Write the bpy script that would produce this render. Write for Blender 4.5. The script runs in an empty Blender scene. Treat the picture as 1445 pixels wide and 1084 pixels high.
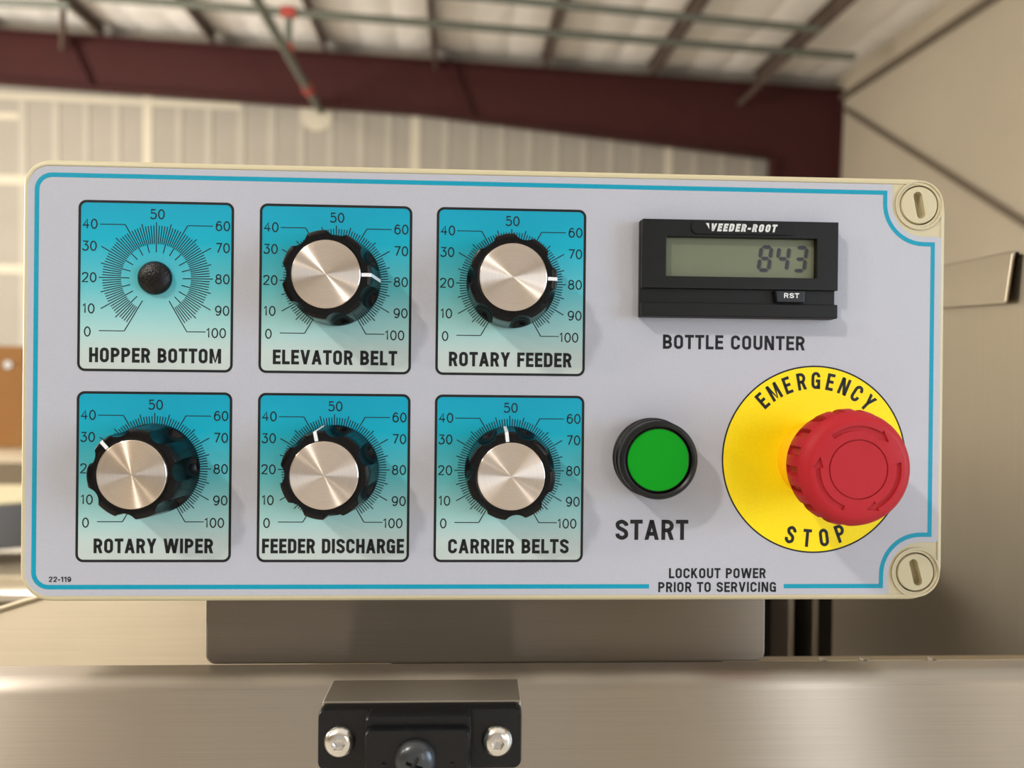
import bpy, bmesh, math, random
from mathutils import Matrix, Vector
random.seed(7)
sc = bpy.context.scene
COL = sc.collection

# ------------------------------------------------------------------ frames
# The room is the world (metres, floor at z=0).  The machine stands a little turned and leaning in it;
# its own frame is millimetres: X right, Z up along the panel, -Y out of the panel face.
ROT = Matrix(((0.9994116, 0.0328442, -0.0098812), (-0.0324057, 0.9986055, 0.0416769), (0.0112363, -0.0413321, 0.9990823)))
CAM_MM = Vector((-11.18, -281.52, 0.955))
EYE = Vector((0, 0, 1.5))
MACH = Matrix.Translation(EYE) @ ROT.to_4x4() @ Matrix.Translation(-CAM_MM / 1000.0)

def mdir(x, y, z):
    return (ROT @ Vector((x, y, z))).normalized()

# ------------------------------------------------------------------ camera
A = Matrix(((0.99905973, -0.04213778, 0.0102015), (0.01012874, -0.00193964, -0.99994682), (0.04215533, 0.99910993, -0.00151101)))
cd = bpy.data.cameras.new('camera')
cam = bpy.data.objects.new('camera', cd); COL.objects.link(cam); sc.camera = cam
cd.sensor_width = 36.0; cd.lens = 1043.0 / 1445.0 * 36.0
cd.clip_start = 0.02; cd.clip_end = 100
cols = [Vector(A[0]), -Vector(A[1]), -Vector(A[2])]
cr = Matrix((cols[0], cols[1], cols[2])).transposed()
cam.matrix_world = MACH @ (Matrix.Translation(CAM_MM / 1000.0) @ cr.to_4x4())
cd.dof.use_dof = True; cd.dof.focus_distance = 0.277; cd.dof.aperture_fstop = 7.6; cd.dof.aperture_blades = 0

# ------------------------------------------------------------------ world, lights, exposure
w = bpy.data.worlds.new('world'); sc.world = w; w.use_nodes = True
wb = w.node_tree.nodes['Background']
wb.inputs[0].default_value = (1.0, 0.97, 0.94, 1); wb.inputs[1].default_value = 0.70
sc.view_settings.view_transform = 'Standard'; sc.view_settings.look = 'None'
sc.view_settings.gamma = 1; sc.view_settings.use_curve_mapping = False
sc.view_settings.exposure = -0.42

def area(name, pos, target, size, energy, color, sy=None, shape='DISK'):
    l = bpy.data.lights.new(name, 'AREA'); l.energy = energy; l.color = color
    l.shape = shape; l.size = size
    if sy: l.shape = 'RECTANGLE'; l.size_y = sy
    o = bpy.data.objects.new(name, l); COL.objects.link(o)
    d = (Vector(target) - Vector(pos)).normalized()
    o.rotation_euler = d.to_track_quat('-Z', 'Y').to_euler(); o.location = pos
    return o

TGT = MACH @ Vector((0, 0, 0))
k = mdir(-0.60, -0.55, 0.60)
area('high_bay_lamp', TGT + k * 6.3, TGT, 0.36, 225, (1.0, 0.93, 0.86))
k2 = mdir(-0.90, -0.38, 0.40)
area('second_high_bay_lamp', TGT + k2 * 7.5, TGT, 0.45, 110, (1.0, 0.90, 0.75))
area('roller_door_daylight', (5.1, -2.6, 2.0), (0.0, 0.3, 1.5), 2.6, 280, (0.62, 0.79, 1.0), 2.8)
area('front_window_daylight', (3.0, -6.95, 2.3), (3.0, 0.0, 2.3), 0.42, 72, (0.9, 0.95, 1.0), 3.4)
area('front_window_daylight', (4.9, -6.95, 2.3), (4.9, 0.0, 2.3), 0.6, 34, (1.0, 0.96, 0.88), 3.4)
area('left_fill_light', (-8.7, 5.0, 2.6), (5.0, 5.6, 5.6), 5.0, 1300, (1.0, 0.96, 0.90), 3.6)  # added fill lamp with no door behind it, brightens ceiling and right wall
area('ceiling_lamp_row', (-2.5, 5.0, 4.9), (-2.5, 7.0, 0.0), 3.0, 40, (1.0, 0.88, 0.70), 0.5)
area('wall_lamp_row', (-6.5, 5.0, 4.4), (-5.5, 10.0, 1.0), 2.0, 25, (1.0, 0.84, 0.62), 0.5)

# ------------------------------------------------------------------ materials
def srgb(r, g, b):
    f = lambda c: (c / 255 / 12.92) if c / 255 <= 0.04045 else ((c / 255 + 0.055) / 1.055) ** 2.4
    return (f(r), f(g), f(b), 1)

def mat(name, color, rough=0.5, metal=0.0, spec=0.5, noise=0.0, nscale=40, bump=0.0, bscale=300, coat=0.0, bdist=0.0002):
    m = bpy.data.materials.new(name); m.use_nodes = True
    nt = m.node_tree; b = nt.nodes['Principled BSDF']
    b.inputs['Base Color'].default_value = color; b.inputs['Roughness'].default_value = rough
    b.inputs['Metallic'].default_value = metal; b.inputs['Specular IOR Level'].default_value = spec
    b.inputs['Coat Weight'].default_value = coat
    tc = nt.nodes.new('ShaderNodeTexCoord')
    if noise > 0:
        n = nt.nodes.new('ShaderNodeTexNoise'); n.inputs['Scale'].default_value = nscale; n.inputs['Detail'].default_value = 4
        nt.links.new(tc.outputs['Object'], n.inputs['Vector'])
        r = nt.nodes.new('ShaderNodeValToRGB')
        r.color_ramp.elements[0].position = 0.3; r.color_ramp.elements[1].position = 0.7
        lo = [c * (1 - noise) for c in color[:3]] + [1]; hi = [min(1, c * (1 + noise)) for c in color[:3]] + [1]
        r.color_ramp.elements[0].color = lo; r.color_ramp.elements[1].color = hi
        nt.links.new(n.outputs['Fac'], r.inputs['Fac']); nt.links.new(r.outputs['Color'], b.inputs['Base Color'])
    if bump > 0:
        n2 = nt.nodes.new('ShaderNodeTexNoise'); n2.inputs['Scale'].default_value = bscale; n2.inputs['Detail'].default_value = 2
        nt.links.new(tc.outputs['Object'], n2.inputs['Vector'])
        bp = nt.nodes.new('ShaderNodeBump'); bp.inputs['Strength'].default_value = bump; bp.inputs['Distance'].default_value = bdist
        nt.links.new(n2.outputs['Fac'], bp.inputs['Height']); nt.links.new(bp.outputs['Normal'], b.inputs['Normal'])
    return m

def brushed(name, color, rough=0.3, axis=(1, 0, 0), strength=0.35, aniso=1.0, vary=0.08):
    """sheet steel brushed along `axis` (object space)"""
    m = bpy.data.materials.new(name); m.use_nodes = True
    nt = m.node_tree; b = nt.nodes['Principled BSDF']
    b.inputs['Metallic'].default_value = 1.0; b.inputs['Roughness'].default_value = rough
    b.inputs['Anisotropic'].default_value = aniso; b.inputs['Anisotropic Rotation'].default_value = 0.25   # lobe spreads across the scratches
    tc = nt.nodes.new('ShaderNodeTexCoord'); mp = nt.nodes.new('ShaderNodeMapping')
    s = [14.0 if a else 2600.0 for a in axis]
    mp.inputs['Scale'].default_value = s
    nt.links.new(tc.outputs['Object'], mp.inputs['Vector'])
    n = nt.nodes.new('ShaderNodeTexNoise'); n.inputs['Scale'].default_value = 1.0; n.inputs['Detail'].default_value = 5
    nt.links.new(mp.outputs['Vector'], n.inputs['Vector'])
    bp = nt.nodes.new('ShaderNodeBump'); bp.inputs['Strength'].default_value = strength; bp.inputs['Distance'].default_value = 0.00006
    nt.links.new(n.outputs['Fac'], bp.inputs['Height']); nt.links.new(bp.outputs['Normal'], b.inputs['Normal'])
    n3 = nt.nodes.new('ShaderNodeTexNoise'); n3.inputs['Scale'].default_value = 6.0; n3.inputs['Detail'].default_value = 3
    nt.links.new(tc.outputs['Object'], n3.inputs['Vector'])
    mx = nt.nodes.new('ShaderNodeMath'); mx.operation = 'ADD'
    nt.links.new(n.outputs['Fac'], mx.inputs[0]); nt.links.new(n3.outputs['Fac'], mx.inputs[1])
    r = nt.nodes.new('ShaderNodeValToRGB')
    r.color_ramp.elements[0].position = 0.35; r.color_ramp.elements[1].position = 0.65
    r.color_ramp.elements[0].color = [c * (1 - vary) for c in color[:3]] + [1]
    r.color_ramp.elements[1].color = [min(1, c * (1 + vary)) for c in color[:3]] + [1]
    hv = nt.nodes.new('ShaderNodeMath'); hv.operation = 'MULTIPLY'; hv.inputs[1].default_value = 0.5
    nt.links.new(mx.outputs[0], hv.inputs[0]); nt.links.new(hv.outputs[0], r.inputs['Fac'])
    nt.links.new(r.outputs['Color'], b.inputs['Base Color'])
    cx = nt.nodes.new('ShaderNodeCombineXYZ')
    for i in range(3): cx.inputs[i].default_value = axis[i]
    vt = nt.nodes.new('ShaderNodeVectorTransform'); vt.vector_type = 'VECTOR'; vt.convert_from = 'OBJECT'; vt.convert_to = 'WORLD'
    nt.links.new(cx.outputs[0], vt.inputs[0]); nt.links.new(vt.outputs[0], b.inputs['Tangent'])
    return m

def spun(name, color):
    m = bpy.data.materials.new(name); m.use_nodes = True
    nt = m.node_tree; b = nt.nodes['Principled BSDF']
    b.inputs['Metallic'].default_value = 1.0; b.inputs['Roughness'].default_value = 0.29
    b.inputs['Anisotropic'].default_value = 1.0; b.inputs['Anisotropic Rotation'].default_value = 0.25
    tg = nt.nodes.new('ShaderNodeTangent'); tg.direction_type = 'RADIAL'; tg.axis = 'Y'
    nt.links.new(tg.outputs[0], b.inputs['Tangent'])
    tc = nt.nodes.new('ShaderNodeTexCoord')
    sp = nt.nodes.new('ShaderNodeSeparateXYZ'); nt.links.new(tc.outputs['Object'], sp.inputs[0])
    cb = nt.nodes.new('ShaderNodeCombineXYZ'); nt.links.new(sp.outputs[0], cb.inputs[0]); nt.links.new(sp.outputs[2], cb.inputs[1])
    ln = nt.nodes.new('ShaderNodeVectorMath'); ln.operation = 'LENGTH'; nt.links.new(cb.outputs[0], ln.inputs[0])
    n = nt.nodes.new('ShaderNodeTexNoise'); n.noise_dimensions = '1D'; n.inputs['Scale'].default_value = 3500; n.inputs['Detail'].default_value = 4
    nt.links.new(ln.outputs['Value'], n.inputs['W'])
    r = nt.nodes.new('ShaderNodeValToRGB')
    r.color_ramp.elements[0].position = 0.3; r.color_ramp.elements[1].position = 0.7
    r.color_ramp.elements[0].color = [c * 0.9 for c in color[:3]] + [1]; r.color_ramp.elements[1].color = [min(1, c * 1.06) for c in color[:3]] + [1]
    nt.links.new(n.outputs['Fac'], r.inputs['Fac']); nt.links.new(r.outputs['Color'], b.inputs['Base Color'])
    bp = nt.nodes.new('ShaderNodeBump'); bp.inputs['Strength'].default_value = 0.05; bp.inputs['Distance'].default_value = 0.00002
    nt.links.new(n.outputs['Fac'], bp.inputs['Height']); nt.links.new(bp.outputs['Normal'], b.inputs['Normal'])
    return m

def gradient(name, stops, lo, hi):
    m = mat(name, (1, 1, 1, 1), 0.48, spec=0.3, bump=0.12, bscale=1800, bdist=0.00005)
    nt = m.node_tree; b = nt.nodes['Principled BSDF']
    tc = nt.nodes.new('ShaderNodeTexCoord'); sp = nt.nodes.new('ShaderNodeSeparateXYZ')
    nt.links.new(tc.outputs['Object'], sp.inputs[0])
    mr = nt.nodes.new('ShaderNodeMapRange'); mr.inputs['From Min'].default_value = lo; mr.inputs['From Max'].default_value = hi
    nt.links.new(sp.outputs[2], mr.inputs['Value'])
    r = nt.nodes.new('ShaderNodeValToRGB'); cr_ = r.color_ramp
    while len(cr_.elements) < len(stops): cr_.elements.new(0.5)
    for e_, (p_, c_) in zip(cr_.elements, stops): e_.position = p_; e_.color = c_
    nt.links.new(mr.outputs[0], r.inputs['Fac']); nt.links.new(r.outputs['Color'], b.inputs['Base Color'])
    return m

M = {}
M['beige'] = mat('beige_enclosure_plastic', srgb(196, 185, 151), 0.42, bump=0.08, bscale=900)
M['slotdark'] = mat('beige_slot', srgb(150, 140, 110), 0.6)
M['overlay'] = mat('grey_overlay_film', srgb(177, 179, 189), 0.38, noise=0.03, nscale=1500, bump=0.12, bscale=1800, bdist=0.00005)
M['teal'] = mat('teal_ink', srgb(0, 146, 174), 0.48, spec=0.3, noise=0.04, nscale=700)
M['ink'] = mat('black_ink', srgb(26, 28, 30), 0.5, spec=0.25)
M['plate'] = gradient('teal_fading_to_grey_ink', [(0.0, srgb(186, 196, 192)), (0.10, srgb(186, 200, 196)), (0.24, srgb(158, 201, 199)),
        (0.5, srgb(88, 180, 190)), (0.78, srgb(0, 163, 188)), (1.0, srgb(0, 152, 182))], -0.0305, 0.0305)
M['yellow'] = mat('yellow_ink', srgb(247, 222, 0), 0.5, spec=0.3, noise=0.03, nscale=900)
M['blackgloss'] = mat('black_phenolic', srgb(9, 9, 10), 0.22, spec=0.25, bump=0.03, bscale=500)
M['blackmat'] = mat('black_plastic', srgb(20, 21, 21), 0.36, spec=0.3, bump=0.1, bscale=1500)
M['counterblack'] = mat('charcoal_plastic', srgb(15, 17, 17), 0.42, spec=0.25, bump=0.15, bscale=2500)
M['badge'] = mat('badge_black', srgb(14, 15, 16), 0.5, spec=0.25, bump=0.4, bscale=3000)
M['rstkey'] = mat('slate_key', srgb(18, 22, 28), 0.3, spec=0.3)
M['rubber'] = mat('textured_black', srgb(10, 10, 10), 0.30, spec=0.3, bump=0.8, bscale=1600, bdist=0.0003)
M['clamp'] = mat('moulded_black_nylon', srgb(13, 14, 16), 0.34, spec=0.35, bump=0.45, bscale=1400, bdist=0.0002)
M['spun'] = spun('spun_aluminium', (0.80, 0.71, 0.63, 1))
M['white'] = mat('white_paint', srgb(225, 228, 230), 0.4)
M['green'] = mat('green_lens', srgb(0, 146, 22), 0.5, spec=0.15)
M['greenrim'] = mat('black_gloss_rim', srgb(12, 13, 14), 0.2)
M['red'] = mat('red_mushroom_plastic', srgb(172, 34, 42), 0.5, spec=0.18, noise=0.02, nscale=300, bump=0.05, bscale=900)
M['collar'] = mat('yellow_collar_plastic', srgb(250, 190, 8), 0.4)
M['lcd'] = mat('lcd_glass', srgb(108, 114, 92), 0.35, spec=0.25, noise=0.03, nscale=60)
M['lcdink'] = mat('lcd_segment', srgb(58, 58, 66), 0.4, spec=0.2)
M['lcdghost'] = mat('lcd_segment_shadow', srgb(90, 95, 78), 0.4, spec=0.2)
M['chrome'] = mat('stainless_bolt', (0.72, 0.70, 0.66, 1), 0.22, metal=1.0)
M['blackscrew'] = mat('black_oxide_screw', (0.06, 0.065, 0.07, 1), 0.28, metal=0.6)
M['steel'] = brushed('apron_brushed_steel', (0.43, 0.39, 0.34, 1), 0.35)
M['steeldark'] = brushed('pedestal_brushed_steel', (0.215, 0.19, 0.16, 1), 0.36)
M['steelwarm'] = brushed('hopper_sheet_steel', (0.44, 0.385, 0.295, 1), 0.42, axis=(0, 0, 1), strength=0.12, aniso=0.3)
M['steelpale'] = brushed('guard_sheet_steel', (0.66, 0.59, 0.46, 1), 0.58, axis=(1, 0, 0), strength=0.1, aniso=0.3)

# ------------------------------------------------------------------ mesh helpers (machine meshes in mm)
class MB:
    def __init__(s): s.v = []; s.f = []
    def add(s, vs, fs):
        o = len(s.v); s.v += [tuple(v) for v in vs]; s.f += [tuple(i + o for i in f) for f in fs]
    def box(s, x0, x1, y0, y1, z0, z1):
        s.add([(x, y, z) for x in (x0, x1) for y in (y0, y1) for z in (z0, z1)],
              [(0, 1, 3, 2), (4, 6, 7, 5), (0, 4, 5, 1), (2, 3, 7, 6), (0, 2, 6, 4), (1, 5, 7, 3)])
    def prism(s, pts, y0, y1):          # outline in X,Z  from depth y0 (front) to y1
        n = len(pts)
        s.add([(x, y0, z) for x, z in pts] + [(x, y1, z) for x, z in pts],
              [tuple(range(n)), tuple(range(2 * n - 1, n - 1, -1))] + [(i, i + n, (i + 1) % n + n, (i + 1) % n) for i in range(n)])
    def flat(s, pts, y):
        s.add([(x, y, z) for x, z in pts], [tuple(range(len(pts)))])
    def ringflat(s, a, b, y):
        n = len(a)
        s.add([(x, y, z) for x, z in a] + [(x, y, z) for x, z in b], [(i, (i + 1) % n, (i + 1) % n + n, i + n) for i in range(n)])
    def loft(s, rings, cap0=True, cap1=True):
        n = len(rings[0]); vs = [p for r in rings for p in r]; fs = []
        for k_ in range(len(rings) - 1):
            for i in range(n):
                j = (i + 1) % n; fs.append((k_ * n + i, k_ * n + j, (k_ + 1) * n + j, (k_ + 1) * n + i))
        if cap0: fs.append(tuple(range(n - 1, -1, -1)))
        if cap1: fs.append(tuple(range((len(rings) - 1) * n, len(rings) * n)))
        s.add(vs, fs)
    def lathe(s, prof, n=96, fn=None, cx=0, cz=0, cap0=True, cap1=True):
        """prof [(r,h)]: h is height out of the panel"""
        rings = []
        for r, h in prof:
            ring = []
            for i in range(n):
                t = 2 * math.pi * i / n
                rr = fn(t, r, h) if fn else r
                ring.append((cx + rr * math.sin(t), -h, cz + rr * math.cos(t)))
            rings.append(ring)
        s.loft(rings, cap0, cap1)
    def tube(s, p, q, r, n=16):
        p = Vector(p); q = Vector(q); d = (q - p).normalized(); a = d.orthogonal().normalized(); b = d.cross(a)
        s.loft([[tuple(c + (a * math.cos(2 * math.pi * i / n) + b * math.sin(2 * math.pi * i / n)) * r) for i in range(n)] for c in (p, q)])
    def beam(s, p, q, wd, ht, upv=(0, 0, 1)):
        p = Vector(p); q = Vector(q); d = (q - p).normalized(); u = Vector(upv); sd = d.cross(u).normalized(); u = sd.cross(d).normalized()
        s.loft([[tuple(c + sd * a + u * b) for a, b in ((-wd / 2, -ht / 2), (wd / 2, -ht / 2), (wd / 2, ht / 2), (-wd / 2, ht / 2))] for c in (p, q)])
    def mesh(s, name, scale=0.001):
        me = bpy.data.meshes.new(name)
        me.from_pydata([(x * scale, y * scale, z * scale) for x, y, z in s.v], [], s.f)
        bm = bmesh.new(); bm.from_mesh(me); bmesh.ops.recalc_face_normals(bm, faces=bm.faces); bm.to_mesh(me); bm.free()
        return me

def rr(w_, h_, r, cx=0, cz=0, n=8):
    """rounded rectangle outline; r may be a 4-tuple TR,TL,BL,BR"""
    if not isinstance(r, (tuple, list)): r = (r,) * 4
    pts = []
    for k_, (sx, sz) in enumerate(((1, 1), (-1, 1), (-1, -1), (1, -1))):
        R_ = r[k_]
        for i in range(n + 1):
            a = math.pi / 2 * (k_ + i / n)
            pts.append((cx + sx * (w_ / 2 - R_) + R_ * math.cos(a), cz + sz * (h_ / 2 - R_) + R_ * math.sin(a)))
    return pts

def circ(r, cx=0, cz=0, n=96):
    return [(cx + r * math.sin(2 * math.pi * i / n), cz + r * math.cos(2 * math.pi * i / n)) for i in range(n)]

def place(o, loc=(0, 0, 0), spin=0, parent=None):
    """machine-frame placement; spin turns clockwise seen from the front (radians)"""
    L = Matrix.Translation(Vector(loc) / 1000.0) @ Matrix.Rotation(spin, 4, 'Y')
    COL.objects.link(o)
    if parent: o.parent = parent; o.matrix_basis = L
    else: o.matrix_basis = MACH @ L
    return o

def ob(name, mb, m, parent=None, loc=(0, 0, 0), spin=0, smooth=None, bevel=0, bseg=3, label=None):
    me = mb.mesh(name) if isinstance(mb, MB) else mb
    if m is not None: me.materials.clear(); me.materials.append(m)
    o = bpy.data.objects.new(name, me); place(o, loc, spin, parent)
    if bevel:
        b = o.modifiers.new('bevel', 'BEVEL'); b.width = bevel / 1000.0; b.segments = bseg; b.limit_method = 'ANGLE'; b.angle_limit = math.radians(40)
        b.harden_normals = True
        smooth = smooth or 40
    if smooth:
        me.polygons.foreach_set('use_smooth', [True] * len(me.polygons)); me.set_sharp_from_angle(angle=math.radians(smooth))
    if label: o['label'] = label
    return o

def carve(o, cutters):
    """subtract cutter meshes for good (no helper object is left)"""
    for cmb in cutters:
        cme = cmb.mesh('cutter'); c = bpy.data.objects.new('cutter', cme); COL.objects.link(c)
        c.matrix_world = Matrix.Identity(4)
        par = o.parent; mw = o.matrix_basis.copy()
        o.parent = None; o.matrix_basis = Matrix.Identity(4)
        md = o.modifiers.new('cut', 'BOOLEAN'); md.object = c; md.solver = 'EXACT'; md.operation = 'DIFFERENCE'
        bpy.context.view_layer.update()
        dg = bpy.context.evaluated_depsgraph_get()
        ne = bpy.data.meshes.new_from_object(o.evaluated_get(dg), depsgraph=dg)
        o.modifiers.clear(); ms = list(o.data.materials); o.data = ne; ne.materials.clear()
        for x in ms: ne.materials.append(x)
        ne.polygons.foreach_set('material_index', [0] * len(ne.polygons))
        ne.polygons.foreach_set('use_smooth', [True] * len(ne.polygons)); ne.set_sharp_from_angle(angle=math.radians(32))
        bpy.data.objects.remove(c)
        o.parent = par; o.matrix_basis = mw
    return o

def root(name, label, cat, loc=(0, 0, 0), group=None):
    o = bpy.data.objects.new(name, None); o.empty_display_size = 0.02; place(o, loc)
    o['label'] = label; o['category'] = cat
    if group: o['group'] = group
    return o

def tag(o, label=None, cat=None, group=None, kind=None):
    if label: o['label'] = label
    if cat: o['category'] = cat
    if group: o['group'] = group
    if kind: o['kind'] = kind
    return o

# world-frame objects (metres)
def wo(name, mb, m, parent=None, kind=None, label=None, cat=None, group=None, smooth=None, loc=(0, 0, 0)):
    me = mb.mesh(name, 1.0) if isinstance(mb, MB) else mb
    if m is not None: me.materials.clear(); me.materials.append(m)
    o = bpy.data.objects.new(name, me); COL.objects.link(o); o.location = loc
    if parent: o.parent = parent
    if smooth: me.polygons.foreach_set('use_smooth', [True] * len(me.polygons)); me.set_sharp_from_angle(angle=math.radians(smooth))
    return tag(o, label, cat, group, kind)

# ------------------------------------------------------------------ lettering: strokes widened into flat print
def spl(pts, n=6):
    """Catmull-Rom through points"""
    out = []
    P_ = [pts[0]] + list(pts) + [pts[-1]]
    for i in range(1, len(P_) - 2):
        p0, p1, p2, p3 = P_[i - 1], P_[i], P_[i + 1], P_[i + 2]
        for j in range(n):
            t = j / n
            out.append(tuple(0.5 * ((2 * p1[c]) + (-p0[c] + p2[c]) * t + (2 * p0[c] - 5 * p1[c] + 4 * p2[c] - p3[c]) * t * t + (-p0[c] + 3 * p1[c] - 3 * p2[c] + p3[c]) * t ** 3) for c in (0, 1)))
    out.append(tuple(pts[-1])); return out

def arc(cx, cy, rx, ry, a0, a1, n=10):
    return [(cx + rx * math.cos(math.radians(a0 + (a1 - a0) * i / n)), cy + ry * math.sin(math.radians(a0 + (a1 - a0) * i / n))) for i in range(n + 1)]

def glyph(ch, t, wide=1.0):
    """centre-line strokes on a cap height of 1 -> (advance width, [(polyline, closed)])"""
    s = t / 2; W_ = 0.53 * wide; e = 0.08
    def box(w_): return s, w_ - s, s, 1 - s
    L, R_, B_, T_ = box(W_); cx = W_ / 2; rx = (R_ - L) / 2; ry = min(rx * 1.15, 0.30)
    if ch == 'I': return t, [([(s, -e), (s, 1 + e)], 0)]
    if ch == '-': return 0.34 * wide, [([(0.02, 0.40), (0.32 * wide, 0.40)], 0)]
    if ch == ' ': return 0.26 * wide, []
    if ch == 'O' or ch == '0' : return W_ + 0.01, [(arc(cx, T_ - ry, rx, ry, 0, 180) + arc(cx, B_ + ry, rx, ry, 180, 360), 1)]
    if ch == 'C': return W_, [([(R_, 0.655)] + arc(cx, T_ - ry, rx, ry, 0, 180) + arc(cx, B_ + ry, rx, ry, 180, 360) + [(R_, 0.345)], 0)]
    if ch == 'G': return W_ + 0.01, [([(R_, 0.69)] + arc(cx, T_ - ry, rx, ry, 0, 180) + arc(cx, B_ + ry, rx, ry, 180, 330), 0), ([(R_, -e + 0.08), (R_, 0.5 - s * 0.3), (cx, 0.5 - s * 0.3)], 0)]
    if ch == 'U': return W_, [([(L, 1 + e)] + arc(cx, B_ + ry, rx, ry, 180, 360) + [(R_, 1 + e)], 0)]
    if ch == 'L': w2 = 0.44 * wide; return w2, [([(s, 1 + e), (s, s), (w2, s)], 0)]
    if ch == 'T': w2 = 0.48 * wide; return w2, [([(0, 1 - s), (w2, 1 - s)], 0), ([(w2 / 2, 1 - t), (w2 / 2, -e)], 0)]
    if ch == 'H': return W_, [([(L, -e), (L, 1 + e)], 0), ([(R_, -e), (R_, 1 + e)], 0), ([(L, 0.5), (R_, 0.5)], 0)]
    if ch == 'E': w2 = 0.45 * wide; return w2, [([(w2, 1 - s), (s, 1 - s), (s, s), (w2, s)], 0), ([(s, 0.515), (w2 * 0.93, 0.515)], 0)]
    if ch == 'F': w2 = 0.44 * wide; return w2, [([(w2, 1 - s), (s, 1 - s), (s, -e)], 0), ([(s, 0.5), (w2 * 0.93, 0.5)], 0)]
    if ch == 'P' or ch == 'R' or ch == 'B':
        r2 = (1 - s - 0.47) / 2; w2 = W_ - 0.01; rr_ = w2 - s
        bowl = [(s, 1 - s)] + arc(rr_ - r2 * 0.85, 1 - s - r2, r2 * 0.85, r2, 90, -90) + [(s, 0.47)]
        st = [([(s, -e), (s, 1 + e)], 0), (bowl, 0)]
        if ch == 'R': st.append(([(w2 * 0.50, 0.50), (w2 * 0.62, 0.40), (w2 - s * 0.75, -e)], 0))
        if ch == 'B':
            r3 = (0.49 - s) / 2; st = [([(s, -e + 0.08), (s, 1 + e - 0.08)], 0), ([(s, 1 - s)] + arc(rr_ - r2 * 0.9, 1 - s - r2, r2 * 0.85, r2, 90, -90) + [(s, 0.5)], 0), ([(s, 0.49)] + arc(rr_ - r3 * 0.8, s + r3, r3 * 0.85, r3, 90, -90) + [(s, s)], 0)]
        return w2, st
    if ch == 'D': return W_, [([(s, s), (s, 1 - s)] + arc(R_ - rx * 0.95, T_ - ry, rx * 0.95, ry, 90, 0) + arc(R_ - rx * 0.95, B_ + ry, rx * 0.95, ry, 0, -90), 1)]
    if ch == 'N': w2 = W_ + 0.03; return w2, [([(s, -e), (s, 1 + e)], 0), ([(w2 - s, -e), (w2 - s, 1 + e)], 0), ([(s * 0.9, 1 + e), (w2 - s * 0.9, -e)], 0)]
    if ch == 'M': w2 = 0.68 * wide; return w2, [([(s, -e), (s, 1 + e)], 0), ([(w2 - s, -e), (w2 - s, 1 + e)], 0), ([(s, 1.06), (w2 / 2, 0.10), (w2 - s, 1.06)], 0)]
    if ch == 'V': w2 = 0.56 * wide; return w2, [([(s * 0.75, 1 + e), (w2 / 2, 0.02)], 0), ([(w2 / 2, 0.02), (w2 - s * 0.75, 1 + e)], 0)]
    if ch == 'A': w2 = 0.58 * wide; return w2, [([(s * 0.75, -e), (w2 / 2, 0.98)], 0), ([(w2 / 2, 0.98), (w2 - s * 0.75, -e)], 0), ([(w2 * 0.22, 0.30), (w2 * 0.78, 0.30)], 0)]
    if ch == 'W': w2 = 0.84 * wide; return w2, [([(s * 0.7, 1 + e), (w2 * 0.27, -0.02)], 0), ([(w2 * 0.27, -0.02), (w2 / 2, 1.0)], 0), ([(w2 / 2, 1.0), (w2 * 0.73, -0.02)], 0), ([(w2 * 0.73, -0.02), (w2 - s * 0.7, 1 + e)], 0)]
    if ch == 'Y': w2 = 0.56 * wide; return w2, [([(s * 0.7, 1 + e), (w2 / 2, 0.44)], 0), ([(w2 - s * 0.7, 1 + e), (w2 / 2, 0.44)], 0), ([(w2 / 2, 0.52), (w2 / 2, -e)], 0)]
    if ch == 'K': w2 = 0.55 * wide; return w2, [([(s, -e), (s, 1 + e)], 0), ([(s, 0.34), (w2 - s * 0.9, 1 + e)], 0), ([(w2 * 0.42, 0.55), (w2 - s * 0.7, -e)], 0)]
    if ch == 'S':
        return W_ - 0.01, [(spl([(R_, 0.69), (R_ - 0.02, 0.80), (cx, 1 - s), (L + 0.02, 0.83), (L, 0.72), (L + 0.05, 0.60), (cx, 0.52), (R_ - 0.04, 0.42), (R_, 0.29), (R_ - 0.03, 0.17), (cx, s), (L + 0.02, 0.18), (L, 0.31)]), 0)]
    if ch == '1': return 0.36 * wide, [([(0.25 * wide, -e), (0.25 * wide, 1 + e)], 0), ([(0.02, 0.76), (0.14 * wide, 0.79), (0.25 * wide, 0.95)], 0)]
    if ch == '2': return W_, [(spl([(L, 0.68), (L + 0.04, 0.86), (cx, 1 - s), (R_ - 0.03, 0.86), (R_ - 0.02, 0.66), (cx, 0.38), (L, s)]) + [(R_, s)], 0)]
    if ch == '9': return W_, [(arc(cx, 1 - s - 0.26, rx, 0.26, 0, 360, 18), 0), (spl([(R_, 0.70), (R_, 0.35), (cx + 0.02, s), (L, 0.24)]), 0)]
    return W_, []

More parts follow.
